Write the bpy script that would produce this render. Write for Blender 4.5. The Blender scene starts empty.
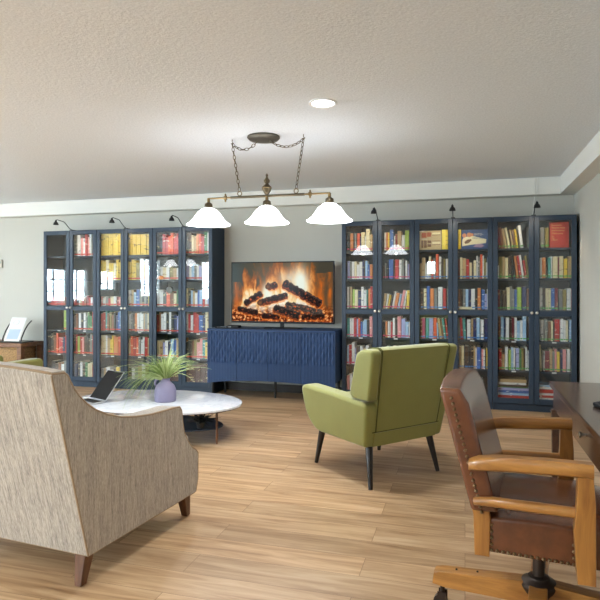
import bpy, bmesh, math, random
from mathutils import Vector, Matrix, noise
R = math.radians
rnd = random.Random(7)
sc = bpy.context.scene
COL = sc.collection

# ------------------------------------------------------------------ materials
def srgb(c):
    return tuple(((v/255)/12.92 if v/255 <= .04045 else ((v/255+.055)/1.055)**2.4) for v in c) + (1,)
class NT:
    def __init__(s, name):
        s.m = bpy.data.materials.new(name); s.m.use_nodes = True
        s.t = s.m.node_tree; s.t.nodes.clear()
        s.out = s.n('ShaderNodeOutputMaterial')
    def n(s, typ, **kw):
        nd = s.t.nodes.new(typ)
        for k, v in kw.items():
            if k.startswith('_'): setattr(nd, k[1:], v)
            else: nd.inputs[k.replace('__', ' ')].default_value = v
        return nd
    def l(s, a, b): s.t.links.new(a, b)
    def bsdf(s, color=None, rough=.5, metal=0, **kw):
        b = s.n('ShaderNodeBsdfPrincipled')
        if color is not None: b.inputs['Base Color'].default_value = color
        b.inputs['Roughness'].default_value = rough; b.inputs['Metallic'].default_value = metal
        for k, v in kw.items(): b.inputs[k.replace('__', ' ')].default_value = v
        s.l(b.outputs[0], s.out.inputs[0]); return b
    def coords(s, scale=(1,1,1), rot=(0,0,0), loc=(0,0,0), kind='Object'):
        tc = s.n('ShaderNodeTexCoord'); mp = s.n('ShaderNodeMapping')
        mp.inputs['Scale'].default_value = scale; mp.inputs['Rotation'].default_value = rot; mp.inputs['Location'].default_value = loc
        s.l(tc.outputs[kind], mp.inputs[0]); return mp.outputs[0]
    def noise(s, vec, scale, detail=3, rough=.5, dist=0):
        t = s.n('ShaderNodeTexNoise', Scale=scale, Detail=detail, Roughness=rough, Distortion=dist); s.l(vec, t.inputs['Vector']); return t
    def ramp(s, fac, stops):
        r = s.n('ShaderNodeValToRGB'); el = r.color_ramp.elements
        while len(el) > 1: el.remove(el[-1])
        el[0].position, el[0].color = stops[0]
        for p, c in stops[1:]:
            e = el.new(p); e.color = c
        s.l(fac, r.inputs[0]); return r.outputs[0]
    def bump(s, h, b, strength=.2, dist=.01):
        bp = s.n('ShaderNodeBump', Strength=strength, Distance=dist); s.l(h, bp.inputs['Height']); s.l(bp.outputs[0], b.inputs['Normal'])
    def mix(s, fac, a, b, mode='MIX'):
        m = s.n('ShaderNodeMix'); m.data_type = 'RGBA'; m.blend_type = mode
        for inp, v in ((m.inputs[0], fac), (m.inputs[6], a), (m.inputs[7], b)):
            if hasattr(v, 'is_linked') or hasattr(v, 'links'): s.l(v, inp)
            else: inp.default_value = v
        return m.outputs[2]
MATS = {}
def plain(name, c, rough=.5, metal=0, bump=None, vary=.09, **kw):
    if name in MATS: return MATS[name]
    t = NT(name); col = srgb(c); b = t.bsdf(col, rough, metal, **kw)
    v = t.coords(); nz = t.noise(v, 9, 3)
    t.l(t.mix(nz.outputs[0], tuple(x*(1-vary) for x in col[:3])+(1,), tuple(min(1, x*(1+vary*.9)) for x in col[:3])+(1,)), b.inputs['Base Color'])
    if bump:
        n2 = t.noise(v, bump[0], 3); t.bump(n2.outputs[0], b, bump[1], bump[2])
    MATS[name] = t.m; return t.m
def wood(name, c1, c2, axis='X', rough=.38, scale=5, coat=0):
    t = NT(name); b = t.bsdf(None, rough, Coat__Weight=coat, Coat__Roughness=.15)
    s = {'W': (9, 9, 9), 'X': (1, 9, 9), 'Y': (9, 1, 9), 'Z': (9, 9, 1)}[axis]
    v = t.coords(scale=s); nz = t.noise(v, scale, 5, .6, .6)
    t.l(t.ramp(nz.outputs[0], [(.3, srgb(c1)), (.7, srgb(c2))]), b.inputs['Base Color'])
    t.bump(nz.outputs[0], b, .08, .002); MATS[name] = t.m; return t.m
def glassmat():
    t = NT('pane_glass')
    tr = t.n('ShaderNodeBsdfTransparent'); tr.inputs[0].default_value = (.95, .97, .97, 1)
    gl = t.n('ShaderNodeBsdfGlossy', Roughness=.012); gl.inputs[0].default_value = (1, 1, 1, 1)
    fr = t.n('ShaderNodeFresnel'); ge = t.n('ShaderNodeNewGeometry'); mr = t.n('ShaderNodeMapRange'); mr.inputs['To Min'].default_value = 1.57; mr.inputs['To Max'].default_value = 1/1.57
    t.l(ge.outputs['Backfacing'], mr.inputs['Value']); t.l(mr.outputs[0], fr.inputs['IOR']); mx = t.n('ShaderNodeMixShader')
    t.l(fr.outputs[0], mx.inputs[0]); t.l(tr.outputs[0], mx.inputs[1]); t.l(gl.outputs[0], mx.inputs[2]); t.l(mx.outputs[0], t.out.inputs[0])
    return t.m
def emit(name, c, strength):
    t = NT(name); e = t.n('ShaderNodeEmission', Strength=strength); e.inputs[0].default_value = srgb(c); t.l(e.outputs[0], t.out.inputs[0]); return t.m

def floor_mat():
    t = NT('oak_planks'); b = t.bsdf(None, .33)
    v = t.coords(kind='Object')
    br = t.n('ShaderNodeTexBrick', Scale=1.0, Mortar__Size=.0012, Mortar__Smooth=.1, Brick__Width=1.22, Row__Height=.18, Bias=0)
    br.offset = .37; br.inputs['Color1'].default_value = (0, 0, 0, 1); br.inputs['Color2'].default_value = (1, 1, 1, 1); br.inputs['Mortar'].default_value = (.5, .5, .5, 1)
    t.l(v, br.inputs['Vector'])
    # grain offset per plank
    mp = t.n('ShaderNodeMapping'); mp.inputs['Scale'].default_value = (.9, 11, 1); t.l(v, mp.inputs[0])
    add = t.n('ShaderNodeVectorMath', _operation='ADD'); sc_ = t.n('ShaderNodeVectorMath', _operation='SCALE'); sc_.inputs['Scale'].default_value = 7
    t.l(br.outputs['Color'], sc_.inputs[0]); t.l(mp.outputs[0], add.inputs[0]); t.l(sc_.outputs[0], add.inputs[1])
    g = t.noise(add.outputs[0], 1.6, 6, .62, .9)
    base = t.ramp(g.outputs[0], [(.28, srgb((138, 102, 70))), (.42, srgb((172, 138, 102))), (.58, srgb((196, 164, 127))), (.78, srgb((212, 186, 152)))])
    tone = t.ramp(br.outputs['Color'], [(0, (.80, .79, .78, 1)), (.5, (.97, .97, .97, 1)), (1, (1.08, 1.07, 1.06, 1))])
    m = t.mix(1.0, base, tone, 'MULTIPLY')
    m2 = t.mix(br.outputs['Fac'], m, srgb((120, 86, 56)))
    t.l(m2, b.inputs['Base Color']); t.bump(g.outputs[0], b, .05, .002)
    return t.m
def ceiling_mat():
    t = NT('orange_peel_ceiling'); b = t.bsdf(srgb((227, 231, 235)), .85)
    v = t.coords(); n1 = t.noise(v, 85, 3, .6); n2 = t.noise(v, 40, 2)
    a = t.n('ShaderNodeMath', _operation='ADD'); t.l(n1.outputs[0], a.inputs[0]); t.l(n2.outputs[0], a.inputs[1])
    t.bump(a.outputs[0], b, .34, .006)
    t.l(t.ramp(n1.outputs[0], [(.35, srgb((217, 222, 227))), (.65, srgb((231, 236, 241)))]), b.inputs['Base Color'])
    return t.m
def tweed_mat(name, k):
    t = NT(name); b = t.bsdf(None, .9, Sheen__Weight=.25)
    v = t.coords(scale=(160, 160*k, 13)); n1 = t.noise(v, 1, 4, .8)
    v2 = t.coords(scale=(340, 340*k, 60)); n2 = t.noise(v2, 1, 2)
    v3 = t.coords(scale=(40, 40*k, 3)); n3 = t.noise(v3, 1, 3)
    c = t.ramp(n1.outputs[0], [(.34, srgb((82, 78, 78))), (.44, srgb((138, 128, 118))), (.53, srgb((180, 169, 155))), (.7, srgb((200, 191, 178)))])
    c2 = t.mix(.35, c, t.ramp(n2.outputs[0], [(.35, srgb((108, 98, 87))), (.65, srgb((204, 193, 176)))]))
    c3 = t.mix(.2, c2, t.ramp(n3.outputs[0], [(.35, srgb((122, 113, 103))), (.6, srgb((192, 180, 162)))]))
    t.l(c3, b.inputs['Base Color']); t.bump(n2.outputs[0], b, .3, .002); return t.m
def leather_mat():
    t = NT('brown_leather'); b = t.bsdf(None, .27, Coat__Weight=.5, Coat__Roughness=.22)
    v = t.coords(); n = t.noise(v, 6, 4, .6); n2 = t.noise(v, 120, 3, .6)
    t.l(t.ramp(n.outputs[0], [(.3, srgb((78, 43, 25))), (.55, srgb((108, 62, 36))), (.8, srgb((132, 82, 50)))]), b.inputs['Base Color'])
    t.bump(n2.outputs[0], b, .12, .002); return t.m
def marble_mat():
    t = NT('white_marble'); b = t.bsdf(None, .12)
    v = t.coords(); n = t.noise(v, 3.2, 7, .62, 1.6)
    t.l(t.ramp(n.outputs[0], [(.40, srgb((214, 217, 223))), (.49, srgb((200, 204, 212))), (.52, srgb((216, 219, 224))), (1, srgb((220, 222, 226)))]), b.inputs['Base Color']); return t.m
def book_mat(name, c, c2, kind):
    """cloth or paper cover; title blocks across the spine (printing on the book itself)."""
    t = NT('cover_' + name); b = t.bsdf(None, .45)
    tc = t.n('ShaderNodeTexCoord'); oi = t.n('ShaderNodeObjectInfo')
    mul = t.n('ShaderNodeMath', _operation='MULTIPLY'); mul.inputs[1].default_value = 37
    t.l(oi.outputs['Random'], mul.inputs[0])
    mp = t.n('ShaderNodeMapping'); mp.inputs['Scale'].default_value = (9, 6, 26)
    cmb = t.n('ShaderNodeCombineXYZ'); t.l(mul.outputs[0], cmb.inputs[0]); t.l(mul.outputs[0], cmb.inputs[2]); t.l(cmb.outputs[0], mp.inputs['Location'])
    t.l(tc.outputs['Object'], mp.inputs[0])
    n = t.noise(mp.outputs[0], 1.5, 2, .6)
    col = srgb(c); a2 = srgb(c2)
    m = t.ramp(n.outputs[0], [(.0, tuple(x*.72 for x in col[:3])+(1,)), (.47, col), (.63, col), (.655, a2), (.70, a2), (.72, col)])
    t.l(m, b.inputs['Base Color']); return t.m

M_ceil = ceiling_mat(); M_floor = floor_mat()
M_wall = plain('grey_wall_paint', (190, 188, 178), .8, vary=.012, bump=(160, .12, .003))
M_soffit = plain('white_soffit_paint', (222, 221, 214), .75, vary=.012, bump=(120, .15, .003))
M_base = plain('black_vinyl_base', (42, 34, 28), .5)
M_navy = plain('navy_bookcase_paint', (48, 61, 76), .5, Specular__IOR__Level=.3)
M_navy_in = plain('navy_bookcase_back', (54, 64, 70), .55)
M_blue = plain('blue_sideboard_lacquer', (38, 60, 94), .5, Specular__IOR__Level=.25)
M_glass = glassmat()
M_knob = plain('brushed_nickel', (205, 200, 190), .3, 1)
M_black = plain('black_metal', (22, 22, 23), .4)
M_blackpl = plain('black_plastic', (16, 16, 18), .5, Specular__IOR__Level=.2)
M_bronze = plain('antique_bronze', (92, 82, 64), .38, .85)
M_brass = plain('aged_brass', (128, 106, 70), .35, .9)
M_canopy = plain('grey_bronze_canopy', (96, 92, 82), .45, .5)
M_tweed = tweed_mat('beige_tweed', 1); M_tweedb = tweed_mat('beige_tweed_back', .02)
M_welt = plain('tan_welt', (150, 126, 98), .8)
M_green = plain('green_velvet', (136, 136, 72), .72, bump=(220, .1, .002), Sheen__Weight=.45, Sheen__Roughness=.4)
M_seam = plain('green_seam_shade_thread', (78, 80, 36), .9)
M_leather = leather_mat()
M_nail = plain('nailhead_brass', (120, 98, 70), .35, .9)
M_oak = wood('honey_oak', (136, 88, 38), (190, 134, 68), 'X', .3, 4, .4)
M_oakz = wood('honey_oak_post', (128, 80, 34), (178, 122, 58), 'Z', .32, 4, .4)
M_leg = wood('walnut_leg', (70, 42, 25), (110, 70, 42), 'Z', .4, 4)
M_darkleg = plain('black_stained_leg', (30, 22, 18), .35)
M_desk = wood('dark_walnut_desk', (52, 33, 23), (86, 57, 42), 'Y', .24, 3, .5)
M_side = wood('rustic_brown_wood', (84, 56, 38), (134, 94, 64), 'X', .55, 4)
M_marble = marble_mat()
M_shelfblue = plain('dark_blue_shelf', (38, 50, 66), .5)
M_vase = plain('lilac_ceramic', (128, 122, 148), .55)
M_grassA = plain('grass_green', (128, 152, 74), .6); M_grassB = plain('grass_pale', (186, 200, 138), .6)
M_darkplant = plain('dark_foliage', (30, 33, 30), .5)
M_paper = plain('white_paper', (214, 215, 216), .7)
M_page = plain('page_block', (226, 216, 194), .85)
M_screen_off = plain('dark_screen', (14, 12, 12), .4, Specular__IOR__Level=.15)
M_silver = plain('silver_aluminium', (190, 192, 196), .35, .6)
M_wicker = wood('wicker', (84, 58, 34), (206, 168, 116), 'W', .7, 9)
M_iron = plain('dark_iron', (62, 52, 46), .45, .7)
M_shade = emit('lit_glass_shade', (250, 252, 255), 5.5)
M_led = emit('downlight_lens', (250, 252, 255), 5.5)
M_whitemetal = plain('white_trim_metal', (236, 236, 234), .4)

PAL = {  # colour word, cover, second colour
 'k': ('black', (34, 32, 34), (190, 170, 120)), 'd': ('dark brown', (70, 50, 38), (170, 150, 110)), 'b': ('brown', (132, 80, 48), (200, 170, 110)),
 'o': ('orange', (214, 128, 64), (240, 214, 160)), 'O': ('red-orange', (222, 86, 48), (246, 200, 160)), 'r': ('red', (186, 46, 44), (236, 220, 200)),
 'm': ('maroon', (128, 44, 50), (214, 170, 130)), 'p': ('pink', (226, 150, 148), (250, 226, 220)), 'P': ('magenta', (190, 60, 110), (240, 190, 200)),
 'w': ('white', (226, 224, 222), (110, 110, 130)), 'c': ('cream', (224, 210, 170), (150, 120, 80)), 'y': ('yellow', (228, 192, 62), (120, 90, 30)),
 'g': ('green', (58, 118, 66), (210, 220, 180)), 'l': ('lime green', (160, 186, 72), (236, 236, 180)), 't': ('teal', (70, 150, 142), (220, 232, 220)),
 'u': ('blue', (58, 100, 172), (200, 215, 235)), 'n': ('navy', (38, 48, 96), (200, 190, 130)), 's': ('light blue', (158, 190, 220), (240, 244, 250)),
 'v': ('lavender', (164, 166, 210), (80, 80, 120)), 'e': ('grey', (128, 128, 124), (210, 205, 190)), 'z': ('tan', (186, 156, 112), (110, 80, 50)),
 'a': ('olive', (138, 122, 62), (210, 196, 130)), 'B': ('leather-brown', (88, 54, 42), (206, 176, 120))}
BM = {k: book_mat(v[0], v[1], v[2], k) for k, v in PAL.items()}
M_dot = {'P': plain('magenta_dot', (206, 40, 110), .5), 'u': plain('blue_dot', (60, 130, 200), .5), 'g': plain('green_dot', (84, 170, 84), .5), 'r': plain('red_dot', (205, 52, 40), .5)}

# ------------------------------------------------------------------ mesh builder
WN = {'armrest', 'back_bolster', 'back_panel', 'rear_rail', 'arm_panel', 'back', 'seat_base', 'seat_cushion', 'rear_post', 'front_post', 'foot'}
class MB:
    def __init__(s): s.bm = bmesh.new()
    def _add(s, tmp, mat=0, mtx=None):
        for f in tmp.faces: f.material_index = mat
        if mtx is not None: bmesh.ops.transform(tmp, matrix=mtx, verts=tmp.verts)
        me = bpy.data.meshes.new('t'); tmp.to_mesh(me); tmp.free(); s.bm.from_mesh(me); bpy.data.meshes.remove(me); return s
    def box(s, x0, x1, y0, y1, z0, z1, bev=0, mat=0, mtx=None, seg=1, fn=None):
        t = bmesh.new(); bmesh.ops.create_cube(t, size=1)
        for v in t.verts: v.co = Vector(((x0+x1)/2+v.co.x*(x1-x0), (y0+y1)/2+v.co.y*(y1-y0), (z0+z1)/2+v.co.z*(z1-z0)))
        if fn:
            for v in t.verts: v.co = Vector(fn(v.co))
        if bev: bmesh.ops.bevel(t, geom=t.edges[:], offset=bev, segments=seg, affect='EDGES', profile=.6)
        return s._add(t, mat, mtx)
    def prism(s, poly, h0, h1, axis='x', bev=0, seg=2, mat=0, mtx=None, cuts=0, fn=None):
        """poly in the plane normal to axis: x->(y,z), y->(x,z), z->(x,y)"""
        t = bmesh.new(); n = cuts+2
        def P(p, h): return {'x': (h, p[0], p[1]), 'y': (p[0], h, p[1]), 'z': (p[0], p[1], h)}[axis]
        rings = [[t.verts.new(P(p, h0+(h1-h0)*i/(n-1))) for p in poly] for i in range(n)]
        k = len(poly)
        c0 = t.faces.new(rings[0][::-1]); c1 = t.faces.new(rings[-1])
        for a, b in zip(rings, rings[1:]):
            for i in range(k): t.faces.new((a[i], a[(i+1) % k], b[(i+1) % k], b[i]))
        bmesh.ops.recalc_face_normals(t, faces=t.faces)
        if fn:
            for v in t.verts: v.co = Vector(fn(v.co))
        if bev:
            ed = list(set(c0.edges) | set(c1.edges)); bmesh.ops.bevel(t, geom=ed, offset=bev, segments=seg, affect='EDGES', profile=.6)
        return s._add(t, mat, mtx)
    def tube(s, pts, r, seg=8, mat=0, closed=False, flat=1.0, mtx=None):
        pts = [Vector(p) for p in pts]; n = len(pts); t = bmesh.new(); rings = []
        up = Vector((0, 0, 1)); prev = None
        for i, p in enumerate(pts):
            a = pts[i-1] if (i > 0 or closed) else p; b = pts[(i+1) % n] if (i < n-1 or closed) else p
            d = (b-a).normalized()
            if prev is None:
                ref = up if abs(d.z) < .95 else Vector((1, 0, 0)); u = d.cross(ref).normalized()
            else:
                u = (prev - d*prev.dot(d)); u = u.normalized() if u.length > 1e-6 else d.orthogonal().normalized()
            prev = u; w = d.cross(u).normalized(); rr = r[i] if isinstance(r, (list, tuple)) else r
            rings.append([t.verts.new(p+u*math.cos(2*math.pi*j/seg)*rr + w*math.sin(2*math.pi*j/seg)*rr*flat) for j in range(seg)])
        pairs = list(zip(rings, rings[1:])) + ([(rings[-1], rings[0])] if closed else [])
        for a, b in pairs:
            for j in range(seg): t.faces.new((a[j], a[(j+1) % seg], b[(j+1) % seg], b[j]))
        if not closed: t.faces.new(rings[0][::-1]); t.faces.new(rings[-1])
        bmesh.ops.recalc_face_normals(t, faces=t.faces)
        return s._add(t, mat, mtx)
    def lathe(s, prof, c=(0, 0, 0), seg=28, mat=0, mtx=None, cap=True):
        t = bmesh.new(); rings = []
        for r, z in prof:
            r = max(r, 1e-4); rings.append([t.verts.new((c[0]+r*math.cos(2*math.pi*j/seg), c[1]+r*math.sin(2*math.pi*j/seg), c[2]+z)) for j in range(seg)])
        for a, b in zip(rings, rings[1:]):
            for j in range(seg): t.faces.new((a[j], a[(j+1) % seg], b[(j+1) % seg], b[j]))
        if cap: t.faces.new(rings[0][::-1]); t.faces.new(rings[-1])
        bmesh.ops.recalc_face_normals(t, faces=t.faces)
        return s._add(t, mat, mtx)
    def ball(s, c, r, mat=0, sub=2, sc_=(1, 1, 1), mtx=None):
        t = bmesh.new(); bmesh.ops.create_icosphere(t, subdivisions=sub, radius=r)
        for v in t.verts: v.co = Vector((c[0]+v.co.x*sc_[0], c[1]+v.co.y*sc_[1], c[2]+v.co.z*sc_[2]))
        return s._add(t, mat, mtx)
    def build(s, name, mats, parent=None, smooth=None, loc=None, rotz=None, **tags):
        me = bpy.data.meshes.new(name); s.bm.to_mesh(me); s.bm.free()
        for m in (mats if isinstance(mats, (list, tuple)) else [mats]): me.materials.append(m)
        if smooth is not None:
            me.shade_smooth(); me.set_sharp_from_angle(angle=R(smooth))
        o = bpy.data.objects.new(name, me); COL.objects.link(o)
        if parent is not None: o.parent = parent
        if name in WN: o.modifiers.new('wn', 'WEIGHTED_NORMAL').keep_sharp = True
        if loc is not None: o.location = loc
        if rotz is not None: o.rotation_euler.z = rotz
        for k, v in tags.items(): o[k] = v
        return o
def thing(name, label, cat, loc=(0, 0, 0), rotz=0, group=None):
    o = bpy.data.objects.new(name, None); COL.objects.link(o); o.empty_display_size = .1
    o.location = loc; o.rotation_euler = (0, 0, rotz); o['label'] = label; o['category'] = cat
    if group: o['group'] = group
    return o
def struct(name, mb, mats, **k):
    o = mb.build(name, mats, **k); o['kind'] = 'structure'; return o
def copy_tree(o, parent=None):
    c = o.copy(); COL.objects.link(c)
    if parent is not None: c.parent = parent
    for ch in list(o.children): copy_tree(ch, c)
    return c

# ------------------------------------------------------------------ the room (x right along the bookcase wall, y towards it, metres)
XL, XR, YB, YR, ZC, ZS = -8.5, 1.115, 6.71, -3.6, 2.448, 2.267
struct('floor', MB().box(XL-.2, XR+.2, YR-.2, YB+.2, -.1, 0), M_floor)
struct('ceiling', MB().box(XL-.2, XR+.2, YR-.2, YB+.2, ZC, ZC+.1), M_ceil)
struct('wall_back', MB().box(XL-.2, XR+.2, YB, YB+.15, 0, ZC), M_wall)
struct('wall_right', MB().box(XR, XR+.15, YR, YB, 0, ZC), M_wall)
struct('trim_1', MB().box(XL, XR, 6.565, YB-.0005, ZS, ZC), M_soffit)
struct('trim_2', MB().box(.962, XR-.0005, YR, 6.565, ZS, ZC), M_soffit)
struct('baseboard_back', MB().box(XL, XR, YB-.012, YB, 0, .095), M_base)
struct('baseboard_right', MB().box(XR-.012, XR, YR, YB-.012, 0, .095), M_base)
def wall_with_holes(name, axis, pos, th, a0, a1, holes):
    """axis 'x': wall plane normal to x, spanning y a0..a1; holes (b0,b1,z0,z1)"""
    m = MB(); holes = sorted(holes); cur = a0
    def bx(p, q, z0, z1):
        if q-p < 1e-4 or z1-z0 < 1e-4: return
        if axis == 'x': m.box(min(pos, pos+th), max(pos, pos+th), p, q, z0, z1)
        else: m.box(p, q, min(pos, pos+th), max(pos, pos+th), z0, z1)
    for b0, b1, z0, z1 in holes:
        bx(cur, b0, 0, ZC); bx(b0, b1, 0, z0); bx(b0, b1, z1, ZC); cur = b1
    bx(cur, a1, 0, ZC)
    struct(name, m, M_wall)
LH = [(-2.3, -1.2, 1.0, 2.1), (-.1, .6, 1.2, 1.72), (1.05, 2.6, .95, 1.72), (3.4, 4.9, .95, 1.85)]  # last opening is made up, added to light the far end
RH = [(-7.9, -6.4, .9, 2.1), (-6.1, -4.6, .9, 2.1), (-1.05, -.75, 1.62, 2.05)]  # first two openings are made up, added for light from the rear left
wall_with_holes('wall_left', 'x', XL, -.15, YR, YB, LH)
wall_with_holes('wall_rear', 'y', YR, -.15, XL, XR, RH)
wi = 0
def window(axis, pos, b0, b1, z0, z1, nx, nz):
    global wi; wi += 1
    m = MB(); f = .05
    def bx(p, q, u, v, d0=-.09, d1=-.03):
        if axis == 'x': m.box(pos+d0, pos+d1, p, q, u, v)
        else: m.box(p, q, pos+d0, pos+d1, u, v)
    bx(b0, b0+f, z0, z1); bx(b1-f, b1, z0, z1); bx(b0+f, b1-f, z0, z0+f); bx(b0+f, b1-f, z1-f, z1)
    for i in range(1, nx): c = b0+(b1-b0)*i/nx; bx(c-.012, c+.012, z0+f, z1-f, -.08, -.04)
    for i in range(1, nz): c = z0+(z1-z0)*i/nz; bx(b0+f, b1-f, c-.012, c+.012, -.075, -.045)
    w = struct('window_%d' % wi, m, M_whitemetal)
    g = MB()
    if axis == 'x': g.box(pos-.062, pos-.058, b0+f, b1-f, z0+f, z1-f)
    else: g.box(b0+f, b1-f, pos-.062, pos-.058, z0+f, z1-f)
    g.build('pane', M_glass, w)
    # portal so the daylight through this opening is sampled well
    ld = bpy.data.lights.new('window_daylight', 'AREA'); ld.shape = 'RECTANGLE'; ld.size = b1-b0; ld.size_y = z1-z0; ld.cycles.is_portal = True
    lo = bpy.data.objects.new('window_daylight', ld); COL.objects.link(lo)
    if axis == 'x': lo.location = (pos-.1, (b0+b1)/2, (z0+z1)/2); lo.rotation_euler = (R(90), 0, R(-90))
    else: lo.location = ((b0+b1)/2, pos-.1, (z0+z1)/2); lo.rotation_euler = (R(90), 0, 0)
    d = Vector((1, 0, 0)) if axis == 'x' else Vector((0, 1, 0))
    lo.rotation_euler = d.to_track_quat('-Z', 'Z').to_euler()
for h in LH: window('x', XL, *h, 2 if h[1]-h[0] < 1 else 4, 3)
for h in RH[:2]: window('y', YR, *h, 3, 3)  # unseen rear windows, added for the daylight they let in
window('y', YR, *RH[2], 1, 1)

# ------------------------------------------------------------------ bookcases
CW, CH, YF, YBK = .806, 2.02, 6.336, YB-.001
SH = [.095, .415, .725, 1.045, 1.375, 1.69]        # standing height of every shelf
def bookcase(x0, where):
    t = thing('bookcase', 'tall navy glass-doored bookcase ' + where, 'bookcase', (x0, YF, 0), 0, 'navy bookcases along the back wall')
    D = YBK-YF-.004; g = .002
    m = MB(); w = CW
    yc = .022  # carcass starts behind the doors
    m.box(g, .018, yc, D, 0, CH, .001); m.box(w-.018, w-g, yc, D, 0, CH, .001)
    m.box(.018, w-.018, yc, D, CH-.022, CH, .001); m.box(.018, w-.018, yc, D, .072, .094)
    m.build('carcass', M_navy, t)
    MB().box(.018, w-.018, D-.01, D-.002, .094, CH-.022).build('back_panel', M_navy_in, t)
    MB().box(.018, w-.018, .03, .045, 0, .072).build('plinth', M_navy, t)
    for z in SH[1:]:
        s = MB().box(.0185, w-.0185, .045, D-.011, z-.02, z-.0005, .001).build('shelf', M_navy, t)
        if z < 1.0:
            for cx in (.21, .60): MB().box(cx-.022, cx+.022, .0425, .0448, z-.018, z-.003).build('shelf_tag', M_paper, s)
    for k in (0, 1):
        a = g+.001 + k*(w/2); b = a + w/2 - 2*g-.001; s = .048
        d = MB(); z0, z1 = .078, CH-.003
        d.box(a, a+s, 0, .02, z0, z1, .0025); d.box(b-s, b, 0, .02, z0, z1, .0025)
        d.box(a+s, b-s, 0, .02, z0, z0+.055, .0025); d.box(a+s, b-s, 0, .02, z1-.052, z1, .0025); d.box(a+s, b-s, .0, .02, .985, 1.035, .0025)
        do = d.build('door', M_navy, t)
        MB().box(a+s, b-s, .009, .012, z0+.055, .985).box(a+s, b-s, .009, .012, 1.035, z1-.052).build('glass_pane', M_glass, do)
        kx = (b-.022) if k == 0 else (a+.022)
        MB().lathe([(.006, 0), (.006, .012), (.014, .016), (.015, .024), (.009, .03), (.001, .031)], seg=16, mtx=Matrix.Translation((kx, 0, 1.02)) @ Matrix.Rotation(R(90), 4, 'X')).build('knob', M_knob, do, 50)
    return t
LX = [-5.33+CW*i for i in range(3)]; RX = [-1.333+CW*i for i in range(3)]
WHERE = ['at the far left end of the left row', 'in the middle of the left row', 'just left of the television', 'just right of the television', 'in the middle of the right row', 'at the right end by the side wall']
WSHORT = ['leftmost bookcase', 'middle left bookcase', 'bookcase left of television', 'bookcase right of television', 'middle right bookcase', 'rightmost bookcase']
CASES = LX+RX
for x, w in zip(CASES, WHERE): bookcase(x, w)

# picture lights on the bookcases
def case_light(x, z, where):
    t = thing('bookcase_light', 'black gooseneck lamp on the bookcase ' + where, 'lamp', (x, YF, CH), 0, 'gooseneck lamps on the bookcases')
    MB().box(-.022, .022, .03, .20, .0005, .012, .003).build('base', M_black, t)
    MB().tube([(0, .05, .01), (0, .01, .022), (0, -.05, .062), (0, -.10, .098), (0, -.17, .106), (0, -.235, .112), (0, -.255, .1)], .0048, 8).build('arm', M_black, t, 60)
    MB().lathe([(.011, .0), (.013, -.018), (.026, -.03), (.034, -.058), (.031, -.058), (.022, -.03), (.004, -.02)], c=(0, -.255, .103), seg=20, cap=False).build('lamp_shade', M_black, t, 50)
    MB().ball((0, -.255, .064), .012).build('bulb', emit('small_bulb', (255, 225, 180), 6) if 'sb' not in MATS else MATS['sb'], t, 60)
    ld = bpy.data.lights.new('lamp_glow', 'SPOT'); ld.energy = 5; ld.spot_size = R(130); ld.spot_blend = .6; ld.color = (1, .78, .55); ld.shadow_soft_size = .02
    lo = bpy.data.objects.new('lamp_glow', ld); COL.objects.link(lo); lo.parent = t; lo.location = (0, -.255, .045); lo.rotation_euler = (R(22), 0, 0)
for x, w in zip(CASES, WHERE): case_light(x+CW/2, CH, w)

# ------------------------------------------------------------------ books
ORD = ['first', 'second', 'third', 'fourth', 'fifth', 'sixth', 'seventh', 'eighth', 'ninth', 'tenth', 'eleventh', 'twelfth', 'thirteenth', 'fourteenth', 'fifteenth']
SHN = ['bottom', 'fifth', 'fourth', 'third', 'second', 'top']
GB = 'books in the navy bookcases'
nbook = 0
BIG = []
def add_book(x, w, h, c, lean, case, door, row, idx, dot, depth, yoff, n_in):
    """x left edge on the shelf in world, lean in radians (positive leans to the right)"""
    global nbook; nbook += 1
    mb = MB(); hw = w/2
    mb.box(-hw, hw, 0, depth, 0, h, .0015)
    o = mb.build('book', [BM[c], M_page], smooth=None)
    # page block seen from above
    MB().box(-hw+.0015, hw-.0015, .004, depth+.0015, .004, h+.0012).build('pages', M_page, o)
    if dot: MB().box(-hw+.0012, hw-.0012, -.0009, -.0001, .012+rnd.random()*.006, .028, 0).build('spine_sticker', M_dot[dot], o)
    o.rotation_euler = (0, lean, 0)
    dz = abs(math.sin(lean))*hw
    o.location = (x+hw, YF+.05+yoff, SH[row]+.0015+dz)
    tk = ''
    o['label'] = ' '.join(('%s %s book, %s from left, %s shelf, %s door, %s' % (tk, PAL[c][0], ORD[min(idx, 14)], SHN[row], ('left', 'right')[door], WSHORT[case])).split())
    o['category'] = 'book'; o['group'] = GB
    return o
UX, UH = .00064, .00066
def row_units(case, door, row, base, items, dot, x_open=48):
    x_in = CASES[case]+door*CW/2+.052
    n = len(items); prev = None
    items = [list(i)+[0]*(4-len(i)) for i in items]
    for i, (a, b, top, rest) in enumerate(items):
        c, lean = (rest, 0) if isinstance(rest, str) else rest
        w = max(.009, (b-a)*UX-.0008); h = min((base-top)*UH, .288)
        x = x_in+(a-x_open)*UX
        lo = CASES[case]+.021; hi = CASES[case]+CW-.021-w
        x = min(max(x, lo), hi)
        if prev is not None: x = max(x, prev+.0004)
        if prev is not None and x+w > CASES[case]+CW-.02: continue
        if door == 0 and x+w > CASES[case]+CW/2+.012: w = max(.008, CASES[case]+CW/2+.012-x)
        add_book(x, w, h, c, lean, case, door, row, i, dot, rnd.uniform(.13, .17), rnd.uniform(0, .012), n)
        prev = x+w
def P(s):
    """'a-b:top:c[:lean]' items"""
    out = []
    for it in s.split():
        f = it.split(':'); a, b = f[0].split('-'); lean = R(float(f[3])) if len(f) > 3 else 0
        out.append((int(a), int(b), int(f[1]), (f[2], lean)))
    return out
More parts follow.
